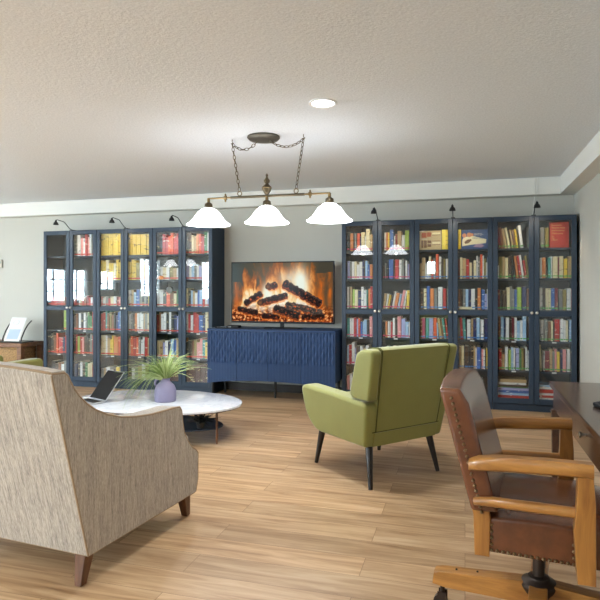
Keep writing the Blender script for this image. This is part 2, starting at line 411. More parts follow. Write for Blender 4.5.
ROWS = [
 (3,0,5,430,'50-95:110:k 105-160:130:o 165-183:140:k 185-215:130:e 225-275:130:O 280-300:180:n 302-360:115:c 362-385:180:w 387-455:65:c 460-500:160:z'),
 (3,0,4,395,'55-95:90:v 100-130:100:e 135-178:100:w 180-220:98:c 222-265:150:w 267-320:105:w 322-347:70:n 350-370:75:k 372-410:90:s 412-450:150:u 452-500:150:o'),
 (3,0,3,460,'50-82:95:w 85-103:100:d 105-137:95:z 145-185:135:l 187-240:145:c 245-292:160:n 300-345:95:w 350-392:150:w 395-415:150:t 425-460:130:o 463-500:90:r'),
 (3,0,2,410,'50-92:90:t 100-133:100:w 135-167:100:w 170-215:85:r 220-246:110:v 248-282:100:O 290-322:150:u 325-350:145:s 352-400:115:s 405-445:120:k 448-500:60:p'),
 (3,0,1,410,'50-82:90:s 85-130:80:r 135-184:40:w 186-208:130:v 215-265:100:d 280-330:100:w 335-378:140:z 385-440:85:w 445-495:140:w'),
 (3,0,0,410,'50-90:120:p 95-140:100:w 150-205:110:w 210-250:130:e'),
 (3,1,5,410,'78-105:110:w 108-135:110:o 138-165:110:y 172-232:65:u 245-264:170:w 266-298:140:m 301-365:90:z 375-425:160:w 432-498:85:l 501-533:150:e'),
 (3,1,4,395,'55-80:180:d 85-106:140:e 110-142:95:k 155-230:70:u 236-260:90:d 262-325:75:r 330-373:80:w 375-415:65:e 418-435:95:k 437-470:95:w 472-500:150:v 502-518:160:m'),
 (3,1,3,460,'52-92:210:z:5 98-124:215:w:7 128-160:232:y:9 168-195:178:k:11 200-230:170:w:11 238-290:200:o:10 300-330:212:s:10 340-385:150:p:11 395-425:160:w:9 450-500:155:y:3'),
 (3,1,2,420,'50-90:150:k 95-130:150:o 135-165:150:w 167-183:150:w 185-216:155:r 220-260:95:w 262-298:110:d 300-362:65:p 368-435:100:v 438-490:150:s 495-520:155:w'),
 (3,1,1,410,'60-100:120:z 110-150:90:s 155-200:120:n 210-260:95:w 265-310:130:a 320-365:100:g 370-420:120:z 430-480:100:c'),
 (4,0,4,430,'52-83:180:z 86-135:85:z 140-168:180:w 170-198:170:w 201-235:60:c 245-273:120:O 275-310:100:e 315-360:30:O 370-402:70:w 405-440:100:d 442-470:110:a 480-510:110:w 512-545:100:c'),
 (4,0,3,470,'65-107:140:d 115-163:135:c 166-215:95:u 220-285:135:o 290-345:135:e 355-425:110:w 435-485:135:r 500-545:140:e'),
 (4,0,2,430,'62-88:100:m 90-135:95:P 150-200:95:t 205-270:95:v 275-330:90:O 340-362:170:s:-3 380-420:100:z:-7 428-450:100:b:-7 456-490:95:t:-8 498-522:100:r:-6'),
 (4,1,4,405,'55-78:90:m 80-120:65:c 122-177:80:z 182-228:95:r 235-270:150:c 275-298:150:d 300-342:115:c 345-366:45:w 368-400:60:e 405-440:20:O 442-462:40:w 465-492:90:a 495-517:150:w 520-543:60:s'),
 (4,1,3,450,'55-84:125:b 86-118:125:d 130-170:125:e 172-215:125:s 217-256:125:n 262-320:120:w 325-360:125:k 362-412:105:o 428-475:130:u 478-512:200:v 515-540:125:w'),
 (4,1,2,430,'52-90:90:e:-3 92-130:85:r:-3 140-180:95:t:-3 195-250:110:w 262-292:100:z 295-340:95:n 345-396:80:s 410-460:110:w 470-520:95:n'),
 (4,1,1,420,'70-104:70:z 106-145:65:c 160-210:60:d 215-252:60:k 254-294:90:k 300-326:60:z 330-350:95:w 352-410:70:u 425-454:100:p 456-482:105:w 500-520:90:y'),
 (5,0,5,440,'70-108:95:m:-8 115-153:110:b:-8 160-196:125:z:-9 212-250:110:c:-10 268-300:145:z:-9 305-332:145:b:-8 338-368:140:y:-7 400-446:85:w:-7 505-540:110:e'),
 (5,0,4,455,'47-70:250:w 75-112:110:a 120-160:110:z 165-210:130:c 215-255:110:d 290-330:100:k:-8 345-372:100:o:-7 390-424:95:r:-8 430-458:85:w:-8 470-500:170:r:-7 508-535:100:a:-7'),
 (5,0,3,450,'50-82:130:m 85-120:140:k 125-155:150:d 157-180:140:d 190-236:95:c 240-272:80:e 274-304:120:e 310-345:130:u 350-415:95:l 425-490:85:n 500-530:120:b 532-553:110:c'),
 (5,0,2,420,'60-95:40:b 97-142:45:s 150-167:60:n 175-226:60:w 230-266:90:d 270-302:60:m 310-345:60:w 347-392:110:s 395-432:100:w 435-487:35:s 500-540:60:d'),
 (5,0,1,430,'65-110:100:r 112-157:180:z 165-206:65:w 220-256:110:l 258-290:70:s 292-320:75:w 330-382:80:v 385-411:100:g 415-445:80:a 447-472:75:d 475-501:65:w 505-545:130:w'),
 (5,1,5,420,'75-132:105:e 145-197:110:a'),
 (5,1,4,410,'72-96:90:w 98-150:90:o 152-175:200:d 185-227:90:t 232-250:70:w 258-328:75:c 335-349:90:m 351-410:70:c 420-472:110:y 480-550:75:z'),
 (5,1,3,430,'65-102:80:w 105-145:90:d 150-186:90:c 190-228:90:c 232-282:90:u 285-332:85:m 345-372:100:e 374-402:110:e 405-457:110:a 465-522:90:w 526-553:100:p'),
 (5,1,2,410,'75-120:80:w 130-178:70:e 185-230:100:b 233-258:95:c 262-280:120:d 285-357:65:r 368-412:60:w 415-447:80:w 449-482:85:c 498-542:70:s'),
 (5,1,1,430,'70-98:20:c:-3 118-138:110:w 140-207:110:m 210-252:85:z 255-284:115:e 286-314:75:p 318-360:120:y 370-402:80:n 405-452:80:p 465-516:75:w 520-550:130:d'),
]
DOTS = {3: 'P', 4: 'u', 5: 'g'}
for case, door, row, base, s in ROWS:
    row_units(case, door, row, base, P(s), DOTS[case])

def flat_book(case, x0, x1, z, th, c, i, row=0, d=.22, label=None):
    global nbook; nbook += 1
    o = MB().box(x0, x1, 0, d, 0, th, .001).build('book', [BM[c]])
    MB().box(x0-.001, x1-.003, .003, d+.001, .003, th-.003).build('pages', M_page, o)
    o.location = (0, YF+.05+rnd.uniform(0, .01), z)
    o['label'] = label; o['category'] = 'book'; o['group'] = GB
    return o
z = SH[0]+.001; x6 = CASES[5]
for i, (c, th, a, b) in enumerate([('s', .027, .055, .365), ('r', .028, .05, .368), ('s', .024, .05, .366), ('u', .025, .055, .366), ('v', .028, .05, .362), ('g', .009, .05, .352), ('d', .019, .06, .345), ('w', .022, .06, .33), ('z', .032, .075, .335)]):
    flat_book(5, x6+a, x6+b, z, th, c, i, label='%s book lying flat, %s from the bottom of the left pile, rightmost bookcase' % (PAL[c][0], ORD[i])); z += th+.001
z = SH[0]+.001
for i, (c, th, a, b) in enumerate([('s', .026, .455, .76), ('w', .02, .455, .75), ('r', .024, .455, .76), ('w', .022, .46, .74), ('r', .036, .455, .75), ('w', .024, .455, .745), ('s', .02, .46, .74)]):
    flat_book(5, x6+a, x6+b, z, th, c, i, label='%s book lying flat, %s from the bottom of the right pile, rightmost bookcase' % (PAL[c][0], ORD[i])); z += th+.001

# left row: colours per shelf; the larger ones are things, the many small ones one mass
LEFT = {  # (case,door,row): (height, colours)
 (2,0,5): (.25, 'kkrrOOrrr'), (2,1,5): (.24, 'edczoOrgwz'), (2,0,4): (.17, 'ewcwazw'), (2,1,4): (.2, 'vwsewvwppw'), (2,0,3): (.19, 'wwkObcg'), (2,1,3): (.2, 'ckszwusrwvs'),
 (2,0,2): (.24, 'mbwwkwknvw'), (2,1,2): (.24, 'wrwrrruunczc'), (2,0,1): (.22, 'czvwnsuzo'), (2,1,1): (.23, 'kkdbapptycy'), (2,0,0): (.24, 'BBBBBBBBB'), (2,1,0): (.24, 'BBBBBBBBBB'),
 (1,0,5): (.29, 'yyyyyyyyyyyy'), (1,1,5): (.26, 'yyyyyyyyyyy'), (1,0,4): (.25, 'yycyycyyy'), (1,1,4): (.25, 'yyyawzed'), (1,0,3): (.11, 'pwercwmpw'), (1,1,3): (.21, 'wzsuekekyr'),
 (1,0,2): (.24, 'rrtbabknusc'), (1,1,2): (.23, 'wekowwwzeck'), (1,0,1): (.24, 'ccwzyyooOrg'), (1,1,1): (.23, 'zOrOewwrzb'), (1,0,0): (.16, 'ezwwkyz'), (1,1,0): (.2, 'kwezwbv'),
 (0,1,5): (.25, 'ewpwrpwew'), (0,0,3): (.1, 'krrmrbr'), (0,1,3): (.12, 'rkwzrbmrwpr'), (0,0,2): (.24, '......lk'), (0,1,2): (.22, 'dbwkweggrO'), (0,0,1): (.24, 'kkdbOrrnrd'), (0,1,1): (.24, 'krlrpdkkerr'),
 (0,0,0): (.2, '..kdbwes'), (0,1,0): (.22, 'nkwkgccrs')}
MAXB = 298
mass = MB(); order = sorted(LEFT, key=lambda k: (-k[0], k[2] < 3, -k[2], k[1]))
ck = {c: i for i, c in enumerate(PAL)}
for key in order:
    case, door, row = key; h0, cols = LEFT[key]
    x_in = CASES[case]+door*CW/2+.03; x_end = CASES[case]+(door+1)*CW/2-.03
    ws = [rnd.uniform(.75, 1.3) for _ in cols]; f = (x_end-x_in)/sum(ws); x = x_in; idx = 0
    uni = len(set(cols)) == 1
    for c, w in zip(cols, ws):
        w = (1 if uni else w)*f; w = min(w, .05)
        if c != '.':
            h = h0*(1 if uni else rnd.uniform(.84, 1.12)); h = min(h, .285); dep = rnd.uniform(.13, .17)
            if nbook < MAXB:
                add_book(x, w-.0008, h, c, 0, case, door, row, idx, None if uni else 'r', dep, rnd.uniform(0, .012), 0)
            else:
                y0 = YF+.05+rnd.uniform(0, .012)
                mass.box(x+.0004, x+w-.0004, y0, y0+dep, SH[row]+.0015, SH[row]+h, .001, mat=ck[c])
                mass.box(x+.0012, x+w-.0012, y0+.003, y0+dep+.001, SH[row]+.004, SH[row]+h+.001, mat=len(ck))
                if not uni: mass.box(x+.001, x+w-.001, y0-.0006, y0, SH[row]+.014, SH[row]+.03, mat=len(ck)+1)
            idx += 1
        x += w
mo = mass.build('books', [BM[c] for c in PAL]+[M_page, M_dot['r']])
mo['kind'] = 'stuff'; mo['label'] = 'rows of mixed books filling the left and middle bookcases of the left row'; mo['category'] = 'books'
print('books', nbook)

def text_obj(name, body, size, mat, parent, loc, extrude=.0006, rot=(R(90), 0, 0), align='LEFT'):
    cu = bpy.data.curves.new(name, 'FONT'); cu.body = body; cu.size = size; cu.extrude = extrude; cu.align_x = align; cu.resolution_u = 2
    me = bpy.data.meshes.new_from_object(bpy.data.objects.new('tmp', cu)); me.name = name
    me.materials.clear(); me.materials.append(mat)
    o = bpy.data.objects.new(name, me); COL.objects.link(o); o.parent = parent; o.location = loc; o.rotation_euler = rot
    return o
M_gold = plain('gold_print', (232, 196, 120), .4); M_redc = plain('red_cover', (186, 52, 40), .45)
M_kraft = plain('kraft_collage', (200, 178, 136), .6); M_dkb = plain('dark_brown_print', (120, 84, 56), .6); M_rust = plain('rust_print', (176, 84, 48), .6)
M_yel = plain('yellow_box', (234, 204, 54), .45); M_bxb = plain('blue_game_box', (52, 82, 132), .45); M_crp = plain('cream_print', (236, 226, 190), .5); M_skin = plain('peach_print', (206, 136, 96), .5); M_mauve = plain('mauve_print', (160, 130, 160), .5)
yb = YF+.055
# big red book facing out, rightmost case
t = thing('encyclopedia', 'large red book facing out with gold title lines, top shelf of rightmost bookcase', 'book', (CASES[5]+.555, yb+.03, SH[5]+.001))
MB().box(.004, .19, 0, .035, 0, .262, .002).build('cover', M_redc, t)
for i, (sx, ln, zz) in enumerate(((.02, 'The American', .212), (.03, 'Lincoln', .182), (.03, 'Library', .152), (.03, 'of', .13), (.03, 'Essential', .112), (.03, 'Knowledge', .09))):
    pass
for i, (ln, zz, s) in enumerate((('Encyclopedic', .225, .019), ('World Atlas', .196, .026), ('and History', .168, .026), ('Dictionary', .138, .026), ('the', .112, .017), ('new', .094, .017), ('edition', .074, .021))):
    text_obj('title_line', ln, s, M_gold, t, (.024, -.0006, zz))
# kraft collage game box + yellow box
t = thing('board_game_box', 'tan box front printed with small pictures, top shelf of middle right bookcase', 'box', (CASES[4]+.05, yb, SH[5]+.001))
MB().box(0, .232, 0, .06, 0, .205, .002).build('lid', M_kraft, t)
for a, b, z0, z1, m_ in ((.022, .075, .13, .185, M_rust), (.08, .125, .14, .188, M_rust), (.018, .082, .112, .118, M_paper), (.02, .042, .02, .1, M_dkb), (.048, .078, .02, .1, M_dkb), (.085, .125, .07, .1, M_dkb), (.085, .125, .03, .06, M_dkb), (.135, .22, .155, .16, M_dkb), (.135, .22, .165, .185, M_crp), (.135, .22, .09, .095, M_dkb), (.135, .22, .05, .055, M_dkb), (.135, .22, .062, .085, M_crp)):
    MB().box(a, b, -.0012, -.0001, z0, z1).build('printed_panel', m_, t)
t = thing('yellow_box', 'bright yellow box beside the tan box, top shelf of middle right bookcase', 'box', (CASES[4]+.288, yb, SH[5]+.001))
MB().box(0, .10, 0, .12, 0, .214, .002).build('carton', M_yel, t)
for zz in (.05, .095, .14): MB().box(.04, .098, -.0012, -.0001, zz, zz+.004).build('rule_line', M_dkb, t)
MB().box(.0, .038, -.0012, -.0001, .002, .212).build('spine_stripe', plain('pale_yellow', (244, 224, 96), .45), t)
# yellow book and blue game box right
t = MB().box(0, .03, 0, .14, 0, .21, .001).build('yellow_magazine', M_yel, loc=(CASES[4]+.456, yb, SH[5]+.001)); t['label'] = 'thin yellow volume standing left of the blue game box, top shelf'; t['category'] = 'book'
t = thing('board_game_box', 'blue game box with cream banner and white lettering, top shelf, middle right bookcase', 'box', (CASES[4]+.49, yb, SH[5]+.001))
MB().box(0, .275, 0, .06, 0, .205, .002).build('lid', M_bxb, t)
M = MB(); M.prism([(.008, .03), (.10, .045), (.25, .06), (.255, .10), (.13, .135), (.03, .13), (.01, .10)], -.0014, -.0003, 'y'); M.build('banner', M_crp, t)
M = MB()
for cx, cz, r_ in ((.03, .145, .022), (.08, .15, .024), (.108, .15, .017)): M.lathe([(.0, 0), (r_, 0), (r_, .0012), (0, .0012)], seg=16, mtx=Matrix.Translation((cx, -.0004, cz)) @ Matrix.Rotation(R(90), 4, 'X'))
M.build('printed_faces', M_skin, t)
MB().prism([(.12, .02), (.15, .05), (.20, .055), (.235, .03), (.2, .012)], -.0022, -.0015, 'y').build('printed_shape', M_mauve, t)
MB().prism([(.03, .075), (.06, .10), (.10, .105), (.105, .09), (.07, .06), (.04, .055)], -.0022, -.0015, 'y').build('printed_shape', M_dkb, t)
text_obj('lettering', 'INTO-', .034, M_paper, t, (.13, -.0006, .142)); text_obj('lettering', 'HISTORY!', .03, M_bxb, t, (.115, -.0016, .105))
# pale box on lowest shelf of middle right case
t = thing('storage_box', 'pale lavender box on the bottom shelf behind the leather chair, middle right bookcase', 'box', (CASES[4]+.51, yb, SH[0]+.001))
MB().box(0, .2, 0, .2, 0, .2, .004).build('carton', plain('lavender_board', (188, 186, 208), .5), t); MB().box(-.003, .203, -.003, .203, .165, .205, .003).build('lid', M_paper, t)
# a book lying under the upright ones, third shelf
t = flat_book(4, CASES[4]+.47, CASES[4]+.60, SH[3]+.0015, .028, 'c', 0, 3, d=.045, label='cream book lying flat before upright books, third shelf of middle right bookcase')
t.location.y = YF+.0465-.045+.047-.045 if False else YF+.0475; t.scale.y = .05
# disc imitating a reflection, and pumpkin, in the bookcase left of the tv
t = thing('reflection_disc', 'round dark reflection made as a black disc behind the glass, bookcase left of television', 'ornament', (CASES[2]+.22, YF+.034, 1.25))
MB().ball((0, 0, 0), .05, sub=3, sc_=(1, .24, .92)).build('disc', M_black, t, 60); MB().tube([(0, 0, .04), (0, 0, .40)], .003, 6).build('cord', M_black, t)  # black disc and stem imitate a dark reflection in the pane
t = thing('toy_pumpkin', 'small orange pumpkin on the second shelf, bookcase left of television', 'ornament', (CASES[2]+.10, YF+.06, SH[4]+.001))
M = MB()
for i in range(8): M.ball((.018*math.cos(i*math.pi/4), .012*math.sin(i*math.pi/4), .026), .02, sc_=(1, .8, 1.2))
M.build('pumpkin_body', plain('pumpkin_orange', (226, 128, 40), .5), t, 50)
t.location.y = YF+.03; t.scale = (1, .45, 1)
MB().tube([(0, 0, .045), (.004, 0, .062)], .004, 6).build('stem', M_darkplant, t)

# ------------------------------------------------------------------ sideboard
SX0, SX1, SYF, SYB = -2.865, -1.352, 6.10, 6.66
t = thing('sideboard', 'blue bow-front sideboard with rippled doors under the television', 'sideboard', ((SX0+SX1)/2, SYF, 0))
hwid = (SX1-SX0)/2
SYB = 6.33
def bow(x): return -.05*(1-(x/hwid)**2)
n = 24; xs = [-hwid+2*hwid*i/n for i in range(n+1)]
m = MB(); m.prism([(x, bow(x)-.006) for x in xs]+[(hwid, .44), (-hwid, .44)], .785, .808, 'z', .003, 1); m.build('top', M_blue, t, 40)
m = MB(); m.prism([(x, bow(x)+.02) for x in xs]+[(hwid-.002, .435), (-hwid+.002, .435)], .235, .785, 'z'); m.build('carcass', M_blue, t, 40)
def bottom(x): return .175+.06*(1-(x/hwid)**2)**.8 if abs(x) < hwid else .175
dw = 2*hwid/4
for k in range(4):
    a, b = -hwid+k*dw+.002, -hwid+(k+1)*dw-.002
    bm = bmesh.new(); nx, nz = 132, 60; g = []
    for j in range(nz+1):
        rowv = []
        for i in range(nx+1):
            x = a+(b-a)*i/nx; zb = bottom(x); zz = zb+(.782-zb)*j/nz
            ph = (x+hwid)/.035
            tri = abs((ph % 1)-.5)*2
            # ripple: diamonds in three bands, plain fluting below
            zrel = (.782-zz)
            amp = .0025
            if zrel < .37:
                u = (zrel/.125) % 1; col_ = int(ph); u = (zrel/.125+.5*(col_ % 2)) % 1; amp = .0025+.011*math.sin(math.pi*u)**1.3*min(1, max(0, (.37-zrel)/.03))
            y = bow(x)-.004-amp*(1-tri)
            rowv.append(bm.verts.new((x, y, zz)))
        g.append(rowv)
    for j in range(nz):
        for i in range(nx): bm.faces.new((g[j][i], g[j][i+1], g[j+1][i+1], g[j+1][i]))
    # give the door its thickness
    ret = bmesh.ops.extrude_face_region(bm, geom=bm.faces[:])
    for v in ret['geom']:
        if isinstance(v, bmesh.types.BMVert): v.co.y = bow(v.co.x)+.0195
    bmesh.ops.recalc_face_normals(bm, faces=bm.faces)
    mb = MB(); mb.bm.free(); mb.bm = bm; mb.build('door', M_blue, t)
for x, y in ((-hwid+.05, .04), (hwid-.05, .04), (-hwid+.05, .40), (hwid-.05, .40), (0, .22)):
    MB().tube([(x, y, .001), (x, y, .238)], [.012, .016], 10).build('leg', M_black, t, 60)

# ------------------------------------------------------------------ television
TX0, TX1, TZ0, TZ1, TY = -2.64, -1.405, .868, 1.578, 6.28
tv = thing('television', 'large flat television showing a log fire', 'television', ((TX0+TX1)/2, TY, .8085))
tw = (TX1-TX0)/2; z0, z1 = TZ0-.8085, TZ1-.8085
MB().box(-tw, tw, 0, .035, z0, z1, .004).box(-tw+.2, tw-.2, .035, .06, z0+.1, z1-.15, .01).build('housing', M_blackpl, tv)
MB().box(-tw, tw, -.004, 0, z1-.012, z1).box(-tw, tw, -.004, 0, z0, z0+.022).box(-tw, -tw+.01, -.004, 0, z0+.022, z1-.012).box(tw-.01, tw, -.004, 0, z0+.022, z1-.012).build('bezel', M_blackpl, tv)
MB().box(-.02, .02, .01, .04, .012, z0+.03).box(-.20, .24, -.04, .045, .0005, .012, .003).build('stand', M_blackpl, tv)
GX, GZ = 280, 160
def seg_d(p, a, b):
    ax, ay = a; bx_, by = b; dx, dy = bx_-ax, by-ay; L = dx*dx+dy*dy
    t0_ = ((p[0]-ax)*dx+(p[1]-ay)*dy)/L; tt = max(0, min(1, t0_)); q = math.hypot(p[0]-ax-tt*dx, p[1]-ay-tt*dy)
    return q+abs(t0_-tt)*math.sqrt(L)*1.6, tt
LOGS = [((330,262),(505,305),20,(96,84,76)), ((112,256),(198,202),17,(54,36,30)), ((232,166),(278,158),19,(92,54,34)), ((190,252),(330,212),19,(66,46,38)), ((318,150),(498,258),24,(50,34,30)),
        ((75,285),(175,308),17,(52,32,26)), ((205,322),(290,326),17,(54,30,24)), ((270,280),(392,322),24,(56,46,42)), ((410,326),(520,322),16,(60,36,26))]
def lerp(a, b, t_): t_ = max(0, min(1, t_)); return tuple(x+(y-x)*t_ for x, y in zip(a, b))
def fire(px, py):
    fb = noise.fractal(Vector((px/55, py/190, 3)), .8, 2.1, 5); f2 = noise.fractal(Vector((px/26+fb*1.2, py/90, 9)), .8, 2.1, 5); f3 = noise.fractal(Vector((px/15, py/12, 1)), .7, 2.1, 5)
    base = lerp((58, 66, 60), (96, 78, 52), (px-60)/150)
    if px > 440: base = lerp(base, (70, 66, 54), (px-440)/60)
    # flame envelope
    h = 160+95*math.exp(-((px-390)/85)**2)+65*math.exp(-((px-250)/90)**2)+25*math.exp(-((px-130)/45)**2)
    hh = (345-py)/h + f2*.30
    col = base
    inten = 1.5-hh*1.1+fb*.45
    if px < 110: inten -= (110-px)/90
    if px > 470: inten -= (px-470)/60
    if inten > 0:
        for lo, hi, cc in ((0, .3, (150, 84, 36)), (.3, .6, (226, 140, 62)), (.6, .85, (250, 208, 140)), (.85, 1.1, (255, 246, 222))):
            if inten > lo: col = lerp(col, cc, (inten-lo)/(hi-lo))
    core = math.exp(-((px-400)/42)**2-((py-150)/80)**2)*1.1 + math.exp(-((px-225)/24)**2-((py-195)/45)**2) + math.exp(-((px-330)/50)**2-((py-120)/40)**2)*.5
    col = lerp(col, (236, 244, 228), core+f2*.3*core)
    # brick cheeks left and right
    s = math.exp(-((px-62)/14)**2)*(py > 140) + math.exp(-((px-505)/22)**2)*(py > 95)+math.exp(-((px-548)/12)**2)*(py > 90)*.8
    col = lerp(col, (206, 104, 36), s*(.7+f2*.6))
    # ember bed
    if py > 255:
        e = (py-255)/60
        em = lerp((60, 26, 16), (238, 104, 36), .45+f3*1.3)
        if f3 > .22: em = lerp(em, (255, 206, 140), (f3-.22)*4)
        col = lerp(col, em, e+f2*.3)
    if 250 < py < 290 and 330 < px < 450: col = lerp(col, (214, 200, 196), .5+f3)
    for a, b, r_, cc in LOGS:
        d, tt = seg_d((px, py), a, b); d += f3*2.5+noise.noise(Vector((px/16, py/16, 4)))*6
        low = (py-a[1]-(b[1]-a[1])*tt) > 2
        if low and d < r_+7 and d > r_-1: col = lerp(col, (248, 132, 52), .55)
        if d < r_:
            c = lerp(tuple(v*.7 for v in cc), tuple(v*1.3 for v in cc), .35+f3)
            if noise.noise(Vector((px/4, py/4, a[0]))) > .12 and d < r_*.8: c = tuple(v*.45 for v in c)
            if f3 > .42: c = lerp(c, (226, 96, 40), (f3-.42)*3)
            if d > r_*.6: c = lerp(c, (176, 74, 32) if low else (96, 78, 70), .55)
            col = c
        if math.hypot(px-a[0], py-a[1]) < r_*.75 and a in ((190, 252), (232, 166)): col = lerp((140, 88, 50), (60, 36, 24), math.hypot(px-a[0], py-a[1])/r_)
    return col
bm = bmesh.new(); lay = bm.loops.layers.float_color.new('picture'); g = []
for j in range(GZ+1):
    g.append([bm.verts.new((-tw+.01+(2*tw-.02)*i/GX, -.0015, z0+.022+(z1-z0-.034)*j/GZ)) for i in range(GX+1)])
cols = [[srgb(tuple(max(0, min(255, v)) for v in fire(42+523*i/GX, 350-312*j/GZ))) for i in range(GX+1)] for j in range(GZ+1)]
for j in range(GZ):
    for i in range(GX):
        f = bm.faces.new((g[j][i], g[j][i+1], g[j+1][i+1], g[j+1][i]))
        for lp, (jj, ii) in zip(f.loops, ((j, i), (j, i+1), (j+1, i+1), (j+1, i))): lp[lay] = cols[jj][ii]
T = NT('fire_video_screen'); at = T.n('ShaderNodeAttribute'); at.attribute_name = 'picture'
e = T.n('ShaderNodeEmission', Strength=.66); T.l(at.outputs['Color'], e.inputs[0]); gl = T.n('ShaderNodeBsdfGlossy', Roughness=.12); gl.inputs[0].default_value = (.002, .002, .002, 1)
ad = T.n('ShaderNodeAddShader'); T.l(e.outputs[0], ad.inputs[0]); T.l(gl.outputs[0], ad.inputs[1]); T.l(ad.outputs[0], T.out.inputs[0])
mb = MB(); mb.bm.free(); mb.bm = bm; mb.build('screen', T.m, tv)
# things beside it
t = thing('media_player', 'low black media box beside the television stand', 'media player', (-2.60, 6.265, .8085))
MB().box(-.07, .07, -.05, .05, .0005, .028, .004).build('housing', M_blackpl, t); MB().box(-.05, -.02, -.0512, -.0502, .01, .018).build('display', M_silver, t)
t = thing('remote_control', 'thin black remote control lying left on the sideboard', 'remote control', (-2.70, 6.145, .8085), .1)
MB().box(-.08, .08, -.02, .02, .0005, .016, .004).build('body', M_blackpl, t)
for i in range(6): MB().box(-.06+i*.018, -.05+i*.018, -.008, .008, .016, .0175).build('button', M_silver, t)
cb = MB().tube([(-2.85, 6.24, .813), (-2.80, 6.27, .818), (-2.74, 6.30, .83), (-2.72, 6.17, .814), (-2.55, 6.165, .814), (-2.45, 6.14, .814), (-2.3, 6.15, .814), (-2.1, 6.17, .814)], .004, 6).build('cable', M_blackpl, None, 60)
cb['label'] = 'loose black cable lying along the top of the sideboard'; cb['category'] = 'cable'

# ------------------------------------------------------------------ pendant lamp
PY = 4.19
pl = thing('pendant_light', 'bronze three-light bar pendant with white bell glass shades', 'pendant light', (-1.468, PY, ZC))
def PZ(z): return z-ZC
MB().lathe([(.002, -.001), (.125, -.001), (.127, -.012), (.112, -.028), (.05, -.036), (.002, -.036)], seg=36, mtx=Matrix.Translation((-.03, .01, 0))).build('canopy', M_canopy, pl, 40)
bz = PZ(1.985)
MB().tube([(-.30, 0, bz), (.30, 0, bz)], .0105, 12).build('bar', M_bronze, pl, 60)
for a_, b_ in ((-.495, -.30), (.30, .50)): MB().tube([(a_, 0, bz), (b_, 0, bz)], .007, 10).build('bar_end', M_brass, pl, 60)
M = MB()
for sx in (-1, 1):
    for w in (0, 1): M.ball((sx*.345, 0, bz+(.022 if w else -.022)), .012, sc_=(.6, 1, 1))
    M.tube([(sx*.335, 0, bz), (sx*.355, 0, bz)], .016, 12)
M.build('collar', M_brass, pl, 60)
MB().lathe([(.012, 0), (.02, .01), (.03, .028), (.04, .05), (.034, .062), (.02, .075), (.012, .085), (.022, .095), (.024, .11), (.012, .125), (.007, .14), (.01, .15), (.004, .162)], c=(0, 0, bz+.01), seg=24).build('finial', M_bronze, pl, 50)
MB().lathe([(.0365, 0), (.041, .004), (.0365, .008)], c=(0, 0, bz+.056), seg=24, cap=False).build('finial_ring', M_brass, pl, 50)
hooks = []
M_shg = M_shade
for sx in (-.49, 0, .495):
    st = MB().tube([(sx, 0, bz-.0), (sx, 0, bz-.05)], .012, 12).build('socket_stem', M_brass, pl, 60)
    MB().lathe([(.012, -.0), (.03, -.012), (.033, -.04), (.028, -.052)], c=(sx, 0, bz-.03), seg=20).build('socket_cup', M_bronze, st, 50)
    prof = [(.03, 0), (.052, -.008), (.085, -.035), (.110, -.07), (.130, -.098), (.154, -.118), (.170, -.128), (.172, -.134)]
    prof2 = [(r_-.004, z_-.003) for r_, z_ in reversed(prof)]
    sh = MB().lathe(prof+prof2, c=(sx, 0, bz-.075), seg=40, cap=False).build('glass_shade', M_shg, pl, 60)
    MB().ball((sx, 0, bz-.135), .032, sc_=(1, 1, 1.2)).build('bulb', M_led, sh, 60)
    ld = bpy.data.lights.new('pendant_glow', 'POINT'); ld.energy = 18; ld.color = (.95, .98, 1); ld.shadow_soft_size = .03
    lo = bpy.data.objects.new('pendant_glow', ld); COL.objects.link(lo); lo.parent = pl; lo.location = (sx, 0, bz-.185)
def chain(pts, parent, step=.031):
    pts = [Vector(p) for p in pts]; L = [0]
    for a, b in zip(pts, pts[1:]): L.append(L[-1]+(b-a).length)
    def at(s):
        for i in range(len(pts)-1):
            if s <= L[i+1]: return pts[i].lerp(pts[i+1], (s-L[i])/(L[i+1]-L[i]+1e-9)), (pts[i+1]-pts[i]).normalized()
        return pts[-1], (pts[-1]-pts[-2]).normalized()
    m = MB(); n = int(L[-1]/step)
    for k in range(n):
        p, d = at((k+.5)*L[-1]/n); side = d.orthogonal().normalized()
        q = d.to_track_quat('X', 'Y').to_matrix().to_4x4() @ Matrix.Rotation(R(90)*(k % 2)+.5, 4, 'X')
        ring = [(math.cos(a)*.020, math.sin(a)*.010, 0) for a in [i*math.pi/4 for i in range(8)]]
        m.tube(ring, .0028, 5, closed=True, mtx=Matrix.Translation(p) @ q)
    return m.build('chain', M_bronze, parent, 60)
for sx, hx, hy in ((-.225, -.30, .03), (.235, .285, .03)):
    chain([(sx, 0, bz+.045), (hx, hy, -.032)], pl)
    MB().tube([(sx+.017*math.cos(a), 0, bz+.028+.017*math.sin(a)) for a in [i*math.pi/6 for i in range(12)]], .004, 6, closed=True).build('ring', M_brass, pl, 60)
    MB().tube([(hx, hy, -.0005), (hx, hy, -.02), (hx+.012, hy, -.03), (hx, hy, -.04), (hx-.01, hy, -.03)], .0035, 6).build('ceiling_hook', M_bronze, pl, 60)
    ex = -.08 if sx < 0 else .02
    sw = []
    for i in range(13):
        u = i/12; sw.append((hx+(ex-hx)*u, hy+(.01-hy)*u, -.034-.055*4*u*(1-u)))
    chain(sw, pl)

for (x, y), lb in zip(((-4.2, -.6), (-6.4, 1.0)), ('bronze three-light bar pendant added behind the camera to light the ceiling', 'bronze three-light bar pendant added by the left windows to light the ceiling')):
    c = copy_tree(pl); c.location = (x, y, ZC); c['label'] = lb; c['group'] = 'bronze bar pendants'  # pendant copies added out of view to brighten the ceiling
pl['group'] = 'bronze bar pendants'
